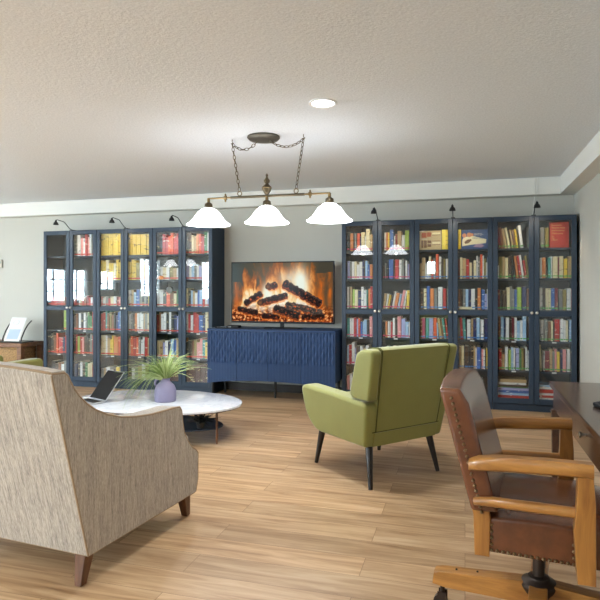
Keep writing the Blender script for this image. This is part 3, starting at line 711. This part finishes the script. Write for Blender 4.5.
# recessed downlights
def downlight(x, y, where):
    t = thing('recessed_downlight', 'round white recessed ceiling light ' + where, 'ceiling light', (x, y, ZC))
    MB().lathe([(.072, -.002), (.09, -.001), (.091, -.006), (.085, -.009), (.072, -.005)], seg=36, cap=False).build('trim_ring', M_whitemetal, t, 40)
    MB().lathe([(.001, -.0045), (.072, -.0045), (.072, -.001), (.001, -.001)], seg=36).build('lens', M_led, t)
    ld = bpy.data.lights.new('downlight_beam', 'SPOT'); ld.energy = 62; ld.spot_size = R(140); ld.spot_blend = .8; ld.color = (.93, .97, 1); ld.shadow_soft_size = .08
    lo = bpy.data.objects.new('downlight_beam', ld); COL.objects.link(lo); lo.parent = t; lo.location = (0, 0, -.03)
downlight(-.865, 3.54, 'in front of the pendant')
for i, (x, y) in enumerate(((-3.9, 3.4), (-.865, .6), (-3.9, .4), (-6.6, 3.4), (-2.3, -1.9), (-6.0, -1.5))):  # extra downlights, added out of view to light the room
    downlight(x, y, 'added outside the picture for light, ' + ['left of the pendant', 'above the camera', 'behind the armchair', 'near the left wall', 'by the rear wall', 'in the rear left corner'][i])

# ------------------------------------------------------------------ wall items
sw = thing('wall_thermostat', 'small grey wall control left of the bookcases', 'thermostat', (-6.37, YB, 1.62))
MB().box(-.04, .04, -.022, -.0005, -.06, .06, .005).build('housing', plain('beige_plastic', (176, 170, 156), .5), sw); MB().box(-.022, .022, -.0235, -.0222, .0, .035).build('display', plain('lcd', (120, 124, 112), .3), sw)
t = MB().tube([(.712, 6.556, 2.446), (.712, 6.556, 2.26), (.70, 6.56, 2.15), (.69, 6.55, 2.034)], .0035, 6).tube([(.738, 6.5605, 2.446), (.738, 6.5605, 2.27)], .0045, 6).build('power_cord', plain('white_cord', (226, 226, 222), .5), None, 60)
t['label'] = 'thin white cord running down the soffit to the rightmost lamp'; t['category'] = 'cord'

# ------------------------------------------------------------------ green armchairs
def green_chair(loc, rz, label):
    t = thing('green_armchair', label, 'armchair', loc, rz, 'matching green velvet armchairs')
    # local: y forward, rear bottom edge at y=0
    def flare(c):
        z = max(0, min(1, (c.z-.25)/.3)); return (c.x*(1+.10*z), c.y, c.z)
    def curve(pts, n=5):
        out = []
        k = len(pts)
        for i in range(k):
            a, b, c_ = Vector(pts[i-1]), Vector(pts[i]), Vector(pts[(i+1) % k]); r_ = min(.02 if i == 0 else .07, (a-b).length*.45, (c_-b).length*.45)
            p0 = b+(a-b).normalized()*r_; p1 = b+(c_-b).normalized()*r_
            for j in range(n+1):
                u = j/n; out.append(tuple(p0.lerp(b, u).lerp(b.lerp(p1, u), u)))
        return out
    arm = curve([(.012, .25), (.575, .25), (.685, .36), (.715, .575), (.30, .562), (-.045, .545)])
    for s in (-1, 1):
        a, b = (.225, .345) if s > 0 else (-.345, -.225)
        MB().prism(arm, a, b, 'x', .028, 4, fn=flare).build('armrest', M_green, t, 50)
    MB().box(-.235, .235, .03, .66, .255, .35, .02, seg=3).build('seat_base', M_green, t, 50)
    MB().box(-.232, .232, .10, .715, .352, .475, .035, seg=4).build('seat_cushion', M_green, t, 50)
    # rear lower rail
    MB().prism([(.006, .252), (.11, .252), (.09, .345), (-.016, .345)], -.285, .285, 'x', .008, 2).build('rear_rail', M_green, t, 50)
    # back: two side bolsters and the panel between
    def wid(c):
        return (c.x*(1+.06*(c.z-.55)/.35), c.y, c.z)
    prof = curve([(-.048, .557), (.16, .557), (.055, .86), (-.005, .888), (-.118, .893)], 5)
    for s in (-1, 1):
        a, b = (.287, .365) if s > 0 else (-.365, -.287)
        MB().prism(prof, a, b, 'x', .022, 4, fn=wid).build('back_bolster', M_green, t, 50)
    MB().prism([(-.012, .352), (.10, .352), (.13, .56), (.045, .872), (.0, .893), (-.08, .897), (-.105, .885)], -.2835, .2835, 'x', .010, 3, fn=lambda c: (c.x*(1+.06*(c.z-.55)/.35), c.y, c.z)).build('back_panel', M_green, t, 50)
    MB().box(-.30, .30, -.008, .1, .345, .352).build('seam_strip', M_seam, t)
    for s in (-1, 1):
        sp = [(s*.2852*(1+.06*(z-.55)/.35), y, z) for y, z in ((-.014, .352), (-.050, .548), (-.080, .70), (-.108, .85), (-.110, .882), (-.09, .898), (-.02, .896), (.03, .885))]
        MB().tube(sp, .0032, 6).build('seam_piping', M_seam, t, 60)
    for x, y, dx, dy in ((-.27, .06, -.07, -.10), (.27, .06, .03, -.06), (-.27, .58, -.03, .04), (.27, .58, .03, .04)):
        MB().tube([(x, y, .258), (x+dx, y+dy, .001)], [.026, .014], 12).build('leg', M_darkleg, t, 60)
    return t
green_chair((-.38, 3.895, 0), R(139-90), 'green velvet armchair seen from behind on the open floor')
green_chair((-4.575, 4.226, 0), R(-12), 'green velvet armchair mostly hidden behind the beige armchair')

# ------------------------------------------------------------------ beige armchair
bt = thing('beige_armchair', 'large beige tweed armchair with swooping arms seen from behind', 'armchair', (-1.529, 2.107, 0), R(-5.4))
side = [(-.01, .14), (.836, .134), (.858, .20), (.860, .345), (.842, .365), (.80, .392), (.755, .438), (.722, .49), (.706, .55), (.696, .615), (.676, .64), (.62, .646), (.553, .646), (.43, .651), (.313, .664), (.20, .685), (.105, .716), (.03, .752), (-.022, .787), (-.065, .825), (-.094, .858), (-.118, .895), (-.134, .924), (-.150, .936), (-.218, .940)]
AW = .90
for a, b in ((-.115, 0), (-AW, -AW+.115)):
    o = MB().prism(side, a, b, 'x', .004, 2).build('arm_panel', M_tweed, bt, 40)
    for x in ((a+.005, b-.005) if False else ((b-.004,) if b == 0 else (a+.004,))):
        pts = [(x, y, z) for y, z in side[1:]]
        MB().tube(pts, .0055, 6).build('piping', M_welt, o, 60)
        MB().tube([(x, -.014, .14), (x, -.218, .934)], .0045, 6).build('piping', M_welt, o, 60)
bp = [(-.014, .141), (-.0673, .345), (-.1195, .545), (-.1717, .745), (-.222, .932), (-.212, .947), (-.15, .945), (-.12, .90), (.0, .72), (.10, .45), (.11, .141)]
def crown(c):
    u = (c.x+AW/2)/(AW/2); k = 1-u*u; z = c.z
    return (c.x, c.y, z+(.022*k if z > .85 else 0))
MB().prism(bp, -AW+.001, -.001, 'x', .003, 2, cuts=11, fn=crown).build('back', M_tweedb, bt, 40)
MB().tube([crown(Vector((-AW+.01+(AW-.02)*i/11, -.216, .941))) for i in range(12)], .0055, 6).build('piping', M_welt, bt, 60)
MB().tube([(-AW+.01, -.006, .139), (-.01, -.006, .139), (-.006, .83, .134)], .005, 6).build('piping', M_welt, bt, 60)
MB().box(-AW+.1155, -.1155, .10, .82, .141, .30, .01).build('seat_base', M_tweed, bt, 40)
MB().box(-AW+.117, -.117, .10, .835, .302, .44, .035, seg=4).box(-.15, -.02, .72, .80, .36, .46, .02, seg=2).build('seat_cushion', M_tweed, bt, 40)
for x, y, d in ((-.06, .03, -1), (-AW+.06, .03, -1), (-.055, .79, 1), (-AW+.055, .79, 1)):
    def tp(c, x=x, y=y, d=d):
        k = (c.z-.001)/.138; s = .60+.40*k; return (x+(c.x-x)*s, y+(c.y-y)*s+(1-k)*.028*d, c.z)
    MB().box(x-.03, x+.03, y-.03, y+.03, .001, .139, .003, fn=tp).build('leg', M_leg, bt, 30)

# ------------------------------------------------------------------ coffee table
ct = thing('coffee_table', 'oval white marble coffee table with dark blue lower shelf', 'coffee table', (-2.55, 4.45, 0))
def oval(a, b, n=56): return [(a*math.cos(2*math.pi*i/n), b*math.sin(2*math.pi*i/n)) for i in range(n)]
MB().prism(oval(.75, .49), .286, .305, 'z', .004, 2).build('tabletop', M_marble, ct, 40)
MB().prism(oval(.735, .478), .278, .2855, 'z').build('underframe', M_iron, ct, 40)
MB().prism([(x, y-.02) for x, y in oval(.60, .29)], .112, .124, 'z', .002, 1).build('lower_shelf', M_shelfblue, ct, 40)
for x, y in ((.60, -.12), (-.60, -.12), (.22, .26), (-.22, .26), (0, -.315), ):
    MB().tube([(x, y, .001), (x, y, .279)], .0095, 10).build('leg', M_leg if x > .5 else M_iron, ct, 60)
# vase and grass
VX, VY = -2.475, 4.43
v = thing('lilac_vase', 'lilac ceramic jug vase on the marble table', 'vase', (VX, VY, .3055))
MB().lathe([(.002, .001), (.086, .001), (.092, .01), (.093, .06), (.09, .10), (.076, .135), (.052, .158), (.040, .168), (.038, .185), (.047, .198), (.042, .199), (.033, .185), (.033, .165), (.03, .06), (.002, .05)], seg=40).build('body', M_vase, v, 50)
MB().tube([(-.040, -.01, .188), (-.062, -.02, .19), (-.078, -.028, .172), (-.082, -.03, .15), (-.074, -.026, .128)], [.009, .01, .010, .009, .008], 10).build('handle', M_vase, v, 60)
gm = MB()
gr = random.Random(3)
def blade(m, az, out, up, droop, w, mat):
    n = 8; bm = m.bm; prev = None; dx, dy = math.cos(az), math.sin(az)
    for i in range(n+1):
        u = i/n; rr = out*(u**1.15); z = .17+up*(1-(1-u)**1.8)-droop*u**2.6
        c = Vector((dx*rr+.010*dx, dy*rr+.010*dy, z)); ww = w*(1-u)**.6+.0006
        a = bm.verts.new(c+Vector((-dy, dx, 0))*ww+Vector((0, 0, 0))); b = bm.verts.new(c-Vector((-dy, dx, 0))*ww*.6+Vector((0, 0, -ww*1.2)))
        if prev:
            f = bm.faces.new((prev[0], a, b, prev[1])); f.material_index = mat
        prev = (a, b)
for i in range(330):
    az = gr.gauss(R(196), 1.25) if gr.random() < .62 else gr.uniform(0, 2*math.pi)
    left = math.cos(az) < -.2
    out = gr.uniform(.06, .46 if left else .28); up = gr.uniform(.11, .30)*(1-.3*out/.4)
    droop = gr.uniform(0, .34 if left else .12)*out/.36
    blade(gm, az, out, up, droop, gr.uniform(.0022, .0042), 0 if gr.random() < .55 else 1)
for az, out, up, droop in ((R(8), .40, .17, .06), (R(-14), .30, .13, .10), (R(80), .12, .36, 0), (R(190), .18, .40, .0), (R(178), .5, .2, .12)): blade(gm, az, out, up, droop, .003, 1)
gg = gm.build('ornamental_grass', [M_grassA, M_grassB], loc=(VX, VY, .3055)); gg['label'] = 'spray of thin pale green grass standing in the lilac vase'; gg['category'] = 'plant'
# laptop
lp = thing('laptop', 'open laptop with dark screen at the left of the marble table', 'laptop', (-3.032, 4.255, .3055), R(-21.7))
MB().box(-.12, .12, -.19, 0, .001, .014, .003).build('base', M_silver, lp)
MB().box(-.105, .105, -.10, -.02, .0142, .0155).build('keyboard', M_blackpl, lp)
hm = Matrix.Translation((0, .004, .016)) @ Matrix.Rotation(R(-40), 4, 'X')
MB().box(-.12, .12, 0, .007, 0, .29, .002, mtx=hm).build('lid', M_silver, lp)
MB().box(-.116, .116, -.0012, -.0002, .006, .285, mtx=hm).build('screen', M_screen_off, lp)
# dark plant on lower shelf
dp = thing('dark_succulent', 'dark spiky plant in a small black pot on the table\'s lower shelf', 'plant', (-2.085, 4.31, .1245))
MB().lathe([(.002, .001), (.028, .001), (.036, .05), (.03, .05), (.002, .045)], seg=20).build('pot', M_black, dp, 50)
m = MB(); g2 = random.Random(5)
for i in range(46):
    az = g2.uniform(0, 6.28); el = g2.uniform(.0, 1.1); L = g2.uniform(.09, .18)
    d = Vector((math.cos(az)*math.cos(el)*1.15, math.sin(az)*math.cos(el)*.8, math.sin(el)*.55)); p = Vector((0, 0, .048))
    m.tube([p, p+d*L*.5+Vector((0, 0, .012)), p+d*L], [.006, .012, .001], 5, flat=.4)
m.build('foliage', M_darkplant, dp)

# ------------------------------------------------------------------ leather swivel chair (faces +x)
sc_ = thing('leather_swivel_chair', 'brown leather and oak swivel armchair pulled up to the desk', 'office chair', (.255, 2.315, 0), R(-4))
ox = -.235
def X(x): return x+ox
# back: curved slab
def back_slab(w, th0, th1, z0, z1, nb=10, nz=8):
    bm = bmesh.new(); front = []; rear = []
    def rear_x(z): return .030-(z-.52)*.262
    for j in range(nz+1):
        fr, rr = [], []
        for i in range(nb+1):
            y = -w+2*w*i/nb; u = y/w; zt = z0+(z1-z0)*j/nz - (.016*u*u)*(j/nz)**3
            xr = rear_x(zt)-.010*(1-u*u)+.045*y
            th = th0 if j < nz else th1
            rr.append(bm.verts.new((X(xr), y, zt))); fr.append(bm.verts.new((X(xr+th+.006*(1-u*u)), y, zt)))
        rear.append(rr); front.append(fr)
    for grid, fl in ((rear, 0), (front, 1)):
        for j in range(nz):
            for i in range(nb):
                q = (grid[j][i], grid[j][i+1], grid[j+1][i+1], grid[j+1][i]); bm.faces.new(q if fl else q[::-1])
    for i in range(nb):
        bm.faces.new((rear[-1][i], front[-1][i], front[-1][i+1], rear[-1][i+1])[::-1]); bm.faces.new((rear[0][i], rear[0][i+1], front[0][i+1], front[0][i])[::-1])
    for j in range(nz):
        bm.faces.new((rear[j][0], rear[j+1][0], front[j+1][0], front[j][0])); bm.faces.new((rear[j][-1], front[j][-1], front[j+1][-1], rear[j+1][-1]))
    bmesh.ops.recalc_face_normals(bm, faces=bm.faces)
    ed = [e for e in bm.edges if len(e.link_faces) == 2 and e.calc_face_angle() > .9]
    bmesh.ops.bevel(bm, geom=ed, offset=.014, segments=3, affect='EDGES', profile=.6)
    mb = MB(); mb.bm.free(); mb.bm = bm; return mb
bk = back_slab(.278, .088, .07, .515, .943).build('backrest', M_leather, sc_, 50)
def nails(pts, parent, r=.0068, gap=.0175):
    m = MB(); pts = [Vector(p) for p in pts]
    for a, b in zip(pts, pts[1:]):
        n = max(1, int((b-a).length/gap))
        for k in range(n): m.ball(tuple(a.lerp(b, k/n)), r, sub=1)
    m.build('nailhead_trim', M_nail, parent, 80)
for s in (-1, 1):
    nails([(X(.052-(z-.52)*.262), s*.279, z) for z in (.515, .62, .72, .82, .915)], bk)
    pts = [(X(.030-(z-.52)*.262+dx), s*y, z) for z, dx, y in ((.37, 0, .272), (.50, 0, .272))]
    st = MB().prism([(X(.030), .362), (X(.078), .362), (X(.082), .50), (X(.066), .56), (X(.012), .56), (X(.026), .50)], s*.25-.022*(s < 0)-.0, s*.25+.022*(s > 0)+.0, 'y', .003, 1).build('rear_post', M_oakz, sc_, 40)
# seat
m = MB(); poly = [(X(.04), .375), (X(.50), .362), (X(.50), .475), (X(.42), .495), (X(.2), .50), (X(.04), .492)]
def seatcrown(c):
    k = 1-(c.y/.265)**2; return (c.x, c.y, c.z+(.028*k if c.z > .45 else 0))
m.prism(poly, -.262, .262, 'y', .016, 3, cuts=7, fn=seatcrown); se = m.build('seat', M_leather, sc_, 50)
for s in (-1, 1):
    nails([(X(.085), s*.263, .47), (X(.085), s*.263, .384), (X(.34), s*.263, .376), (X(.34), s*.263, .46)], se)
# arms
for s in (-1, 1):
    y0, y1 = s*.305, s*.335
    path = [(X(.012), s*.292, .678), (X(.045), s*.300, .688), (X(.12), s*.308, .697), (X(.26), s*.316, .703), (X(.34), s*.324, .706), (X(.388), s*.326, .706)]
    m = MB(); bm = bmesh.new(); rings = []
    W = [.018, .026, .028, .027, .026, .026]; Hh = [.016, .022, .023, .023, .022, .022]
    for (x, y, z), w_, h_ in zip(path, W, Hh):
        rings.append([bm.verts.new((x, y+dy*w_, z+dz*h_)) for dy, dz in ((-1, -.6), (-.7, -1), (.7, -1), (1, -.6), (1, .5), (.7, 1), (-.7, 1), (-1, .5))])
    for a, b in zip(rings, rings[1:]):
        for j in range(8): bm.faces.new((a[j], a[(j+1) % 8], b[(j+1) % 8], b[j]))
    bm.faces.new(rings[0]); bm.faces.new(rings[-1]); bmesh.ops.recalc_face_normals(bm, faces=bm.faces)
    m.bm.free(); m.bm = bm; m.build('armrest', M_oak, sc_, 50)
    # lower rail
    path = [(X(.03), s*.285, .553), (X(.09), s*.300, .562), (X(.2), s*.308, .563), (X(.37), s*.320, .566)]
    m = MB(); m.tube(path, [.014, .017, .018, .017], 10, flat=1.0); m.build('side_rail', M_oak, sc_, 60)
    # front post
    m = MB(); m.prism([(X(.342), .352), (X(.395), .352), (X(.394), .60), (X(.388), .686), (X(.342), .686), (X(.34), .60), (X(.332), .52)], s*.325-.023, s*.325+.023, 'y', .005, 2); m.build('front_post', M_oakz, sc_, 40)
    MB().box(X(.15), X(.21), min(s*.262, s*.29), max(s*.262, s*.29), .385, .41) if False else None
# seat rails joining posts to the seat
MB().box(X(.345), X(.39), -.31, .31, .352, .372, .003).build('front_stretcher', M_oak, sc_)
# pedestal
MB().tube([(X(.245), 0, .20), (X(.245), 0, .368)], .021, 16).tube([(X(.262), .03, .22), (X(.262), .03, .368)], .008, 8).box(X(.10), X(.40), -.12, .12, .352, .368, .004).build('spindle', M_iron, sc_, 50)
MB().lathe([(.002, .095), (.04, .10), (.046, .135), (.062, .158), (.067, .172), (.060, .184), (.042, .190), (.038, .200), (.025, .204), (.002, .204)], c=(X(.245), 0, 0), seg=32).build('hub', M_iron, sc_, 50)
for k in range(4):
    a = R(176+k*90)
    mt = Matrix.Translation((X(.245), 0, 0)) @ Matrix.Rotation(a, 4, 'Z')
    f = MB(); f.prism([(.03, .10), (.03, .185), (.10, .180), (.36, .158), (.385, .150), (.39, .105), (.34, .098), (.12, .10)], -.032, .032, 'y', .006, 2, mtx=mt); fo = f.build('foot', M_oak, sc_, 40)
    MB().ball((.30, .0, .164), .005, mtx=mt, sub=1).ball((.22, .0, .171), .005, mtx=mt, sub=1).build('screw', M_iron, fo)
    c = MB(); c.tube([(.355, 0, .10), (.355, 0, .055)], .009, 8, mtx=mt).tube([(.362, -.012, .028), (.362, .012, .028)], .027, 16, mtx=mt).box(.338, .372, -.017, -.013, .02, .07, mtx=mt).box(.338, .372, .013, .017, .02, .07, mtx=mt)
    c.build('caster', M_iron, fo, 40)

# ------------------------------------------------------------------ desk
DX0, DX1, DY0, DY1 = .458, 1.10, 1.85, 3.517
dk = thing('writing_desk', 'dark walnut writing desk against the right wall', 'desk', (DX0, DY0, 0))
w, l = DX1-DX0, DY1-DY0
MB().box(0, w, 0, l, .722, .75, .004, seg=2).build('desktop', M_desk, dk)
MB().box(.02, w-.02, .02, l-.012, .598, .7215, .002).build('apron', M_desk, dk)
for y0, y1 in ((.04, .37), (.39, 1.175)):
    if y1 < 1.3:
        d = MB().box(.012, .0195, y0, y1, .606, .714, .002).build('drawer', M_desk, dk)
        MB().lathe([(.007, 0), (.006, .012), (.013, .018), (.013, .024), (.002, .03)], seg=16, mtx=Matrix.Translation((.012, .715 if y0 > .3 else .2, .68)) @ Matrix.Rotation(R(-90), 4, 'Y')).build('knob', M_knob, d, 50)
for x, y in ((.006, .03), (.006, l-.05), (w-.062, .03), (w-.062, l-.05)):
    def tp(c, x=x, y=y):
        k = c.z/.598; s = .62+.38*k; return (x+.02+(c.x-x-.02)*s, y+.02+(c.y-y-.02)*s, c.z)
    MB().box(x, x+.042, y, y+.042, .001, .5975, .003, fn=tp).build('leg', M_desk, dk)
kb = thing('keyboard', 'black keyboard at the right edge of the desk', 'keyboard', (.70, 2.79, .7505), R(-8))
MB().box(-.16, .16, -.075, .075, .001, .018, .004).build('case', M_blackpl, kb)
m = MB()
for i in range(14):
    for j in range(5): m.box(-.15+i*.0215, -.132+i*.0215, -.065+j*.026, -.043+j*.026, .018, .0235, .002)
m.build('keys', plain('keycaps', (46, 48, 54), .5), kb)
kb.location = (.722, 2.81, .7505); kb.rotation_euler.z = R(20)

# ------------------------------------------------------------------ console with basket and leaflet holder at the left
cs = thing('console_table', 'rustic brown wooden console table by the left bookcase', 'console table', (-6.72, 6.22, 0))
L = 1.14
MB().box(0, L, 0, .44, .495, .545, .004).build('top', M_side, cs)
for x in (0, L-.07):
    for y in (0, .37): MB().box(x, x+.07, y, y+.07, .001, .4945, .004).build('leg', M_side, cs)
MB().box(.0, L, .02, .42, .10, .125, .003).build('shelf', M_side, cs)
bs = thing('wicker_basket', 'woven wicker basket inside the brown console table', 'basket', (-5.88, 6.44, .126))
m = MB()
for k in range(14):
    z = .012+k*.024
    for sgn in (0, 1):
        pts = []
        for i in range(64):
            u = i/64; per = u*4
            e = int(per) % 4; f = per-int(per); a, b = .21, .14
            x, y = [(-a+2*a*f, -b), (a, -b+2*b*f), (a-2*a*f, b), (-a, b-2*b*f)][e]
            off = .006*math.sin(i*math.pi/1.0+sgn*math.pi+k*math.pi+math.pi/2)
            nx_, ny_ = [(0, -1), (1, 0), (0, 1), (-1, 0)][e]
            pts.append((x+nx_*off, y+ny_*off, z+sgn*.012))
        m.tube(pts, .0075, 5, closed=True)
m.box(-.205, .205, -.135, .135, .002, .008)
m.build('weave', M_wicker, bs, 60)
m = MB(); m.tube([(-.215, -.145, .345), (.215, -.145, .345), (.215, .145, .345), (-.215, .145, .345)], .012, 8, closed=True); m.build('rim', M_wicker, bs, 60)
lh = thing('leaflet_holder', 'black curved desk stand holding a white leaflet on the console', 'leaflet holder', (-5.78, 6.36, .5455), R(0))
MB().box(-.22, .18, -.09, .12, .001, .016, .004).build('tray', M_black, lh)
for x in (-.16, .14): MB().tube([(x, -.08, .015), (x, -.055, .08), (x, -.01, .16), (x, .05, .235), (x, .12, .285)], .008, 8).build('side_rail', M_black, lh, 60)
mt = Matrix.Translation((0, -.078, .02)) @ Matrix.Rotation(R(-26), 4, 'X')
lf = MB().box(-.13, .11, -.006, -.003, 0, .34, mtx=mt).build('leaflet', M_paper, None, loc=(-5.78, 6.36, .5455)); lf['label'] = 'white printed leaflet leaning in the black holder'; lf['category'] = 'leaflet'
MB().box(-.10, .08, -.0075, -.0062, .03, .17, mtx=mt).build('printed_block', plain('pale_blue_print', (166, 182, 208), .6), lf)
MB().tube([(-.03+.045*math.cos(i*.524), -.0068, .27+.035*math.sin(i*.524)) for i in range(12)], .003, 5, closed=True, mtx=mt).build('printed_emblem', plain('pale_grey_print', (190, 190, 184), .6), lf)

# ------------------------------------------------------------------ world, camera
w = bpy.data.worlds.new('world'); sc.world = w; w.use_nodes = True
bg = w.node_tree.nodes['Background']; bg.inputs[0].default_value = (.75, .885, 1, 1); bg.inputs[1].default_value = 38
cam = bpy.data.cameras.new('camera'); co = bpy.data.objects.new('camera', cam); COL.objects.link(co)
co.location = (0, 0, 1.278); co.rotation_euler = (R(90), 0, R(16.01)); cam.sensor_width = 36; cam.lens = 34.5; cam.shift_y = -12.3/600; cam.clip_start = .05
sc.camera = co
vs = sc.view_settings; vs.view_transform = 'Standard'; vs.look = 'None'; vs.gamma = 1; vs.use_curve_mapping = False; vs.exposure = 0.55
sc.cycles.max_bounces = 12; sc.cycles.diffuse_bounces = 6; sc.cycles.glossy_bounces = 4; sc.cycles.transparent_max_bounces = 12; sc.cycles.sample_clamp_indirect = 6
sc.cycles.caustics_reflective = False; sc.cycles.caustics_refractive = False
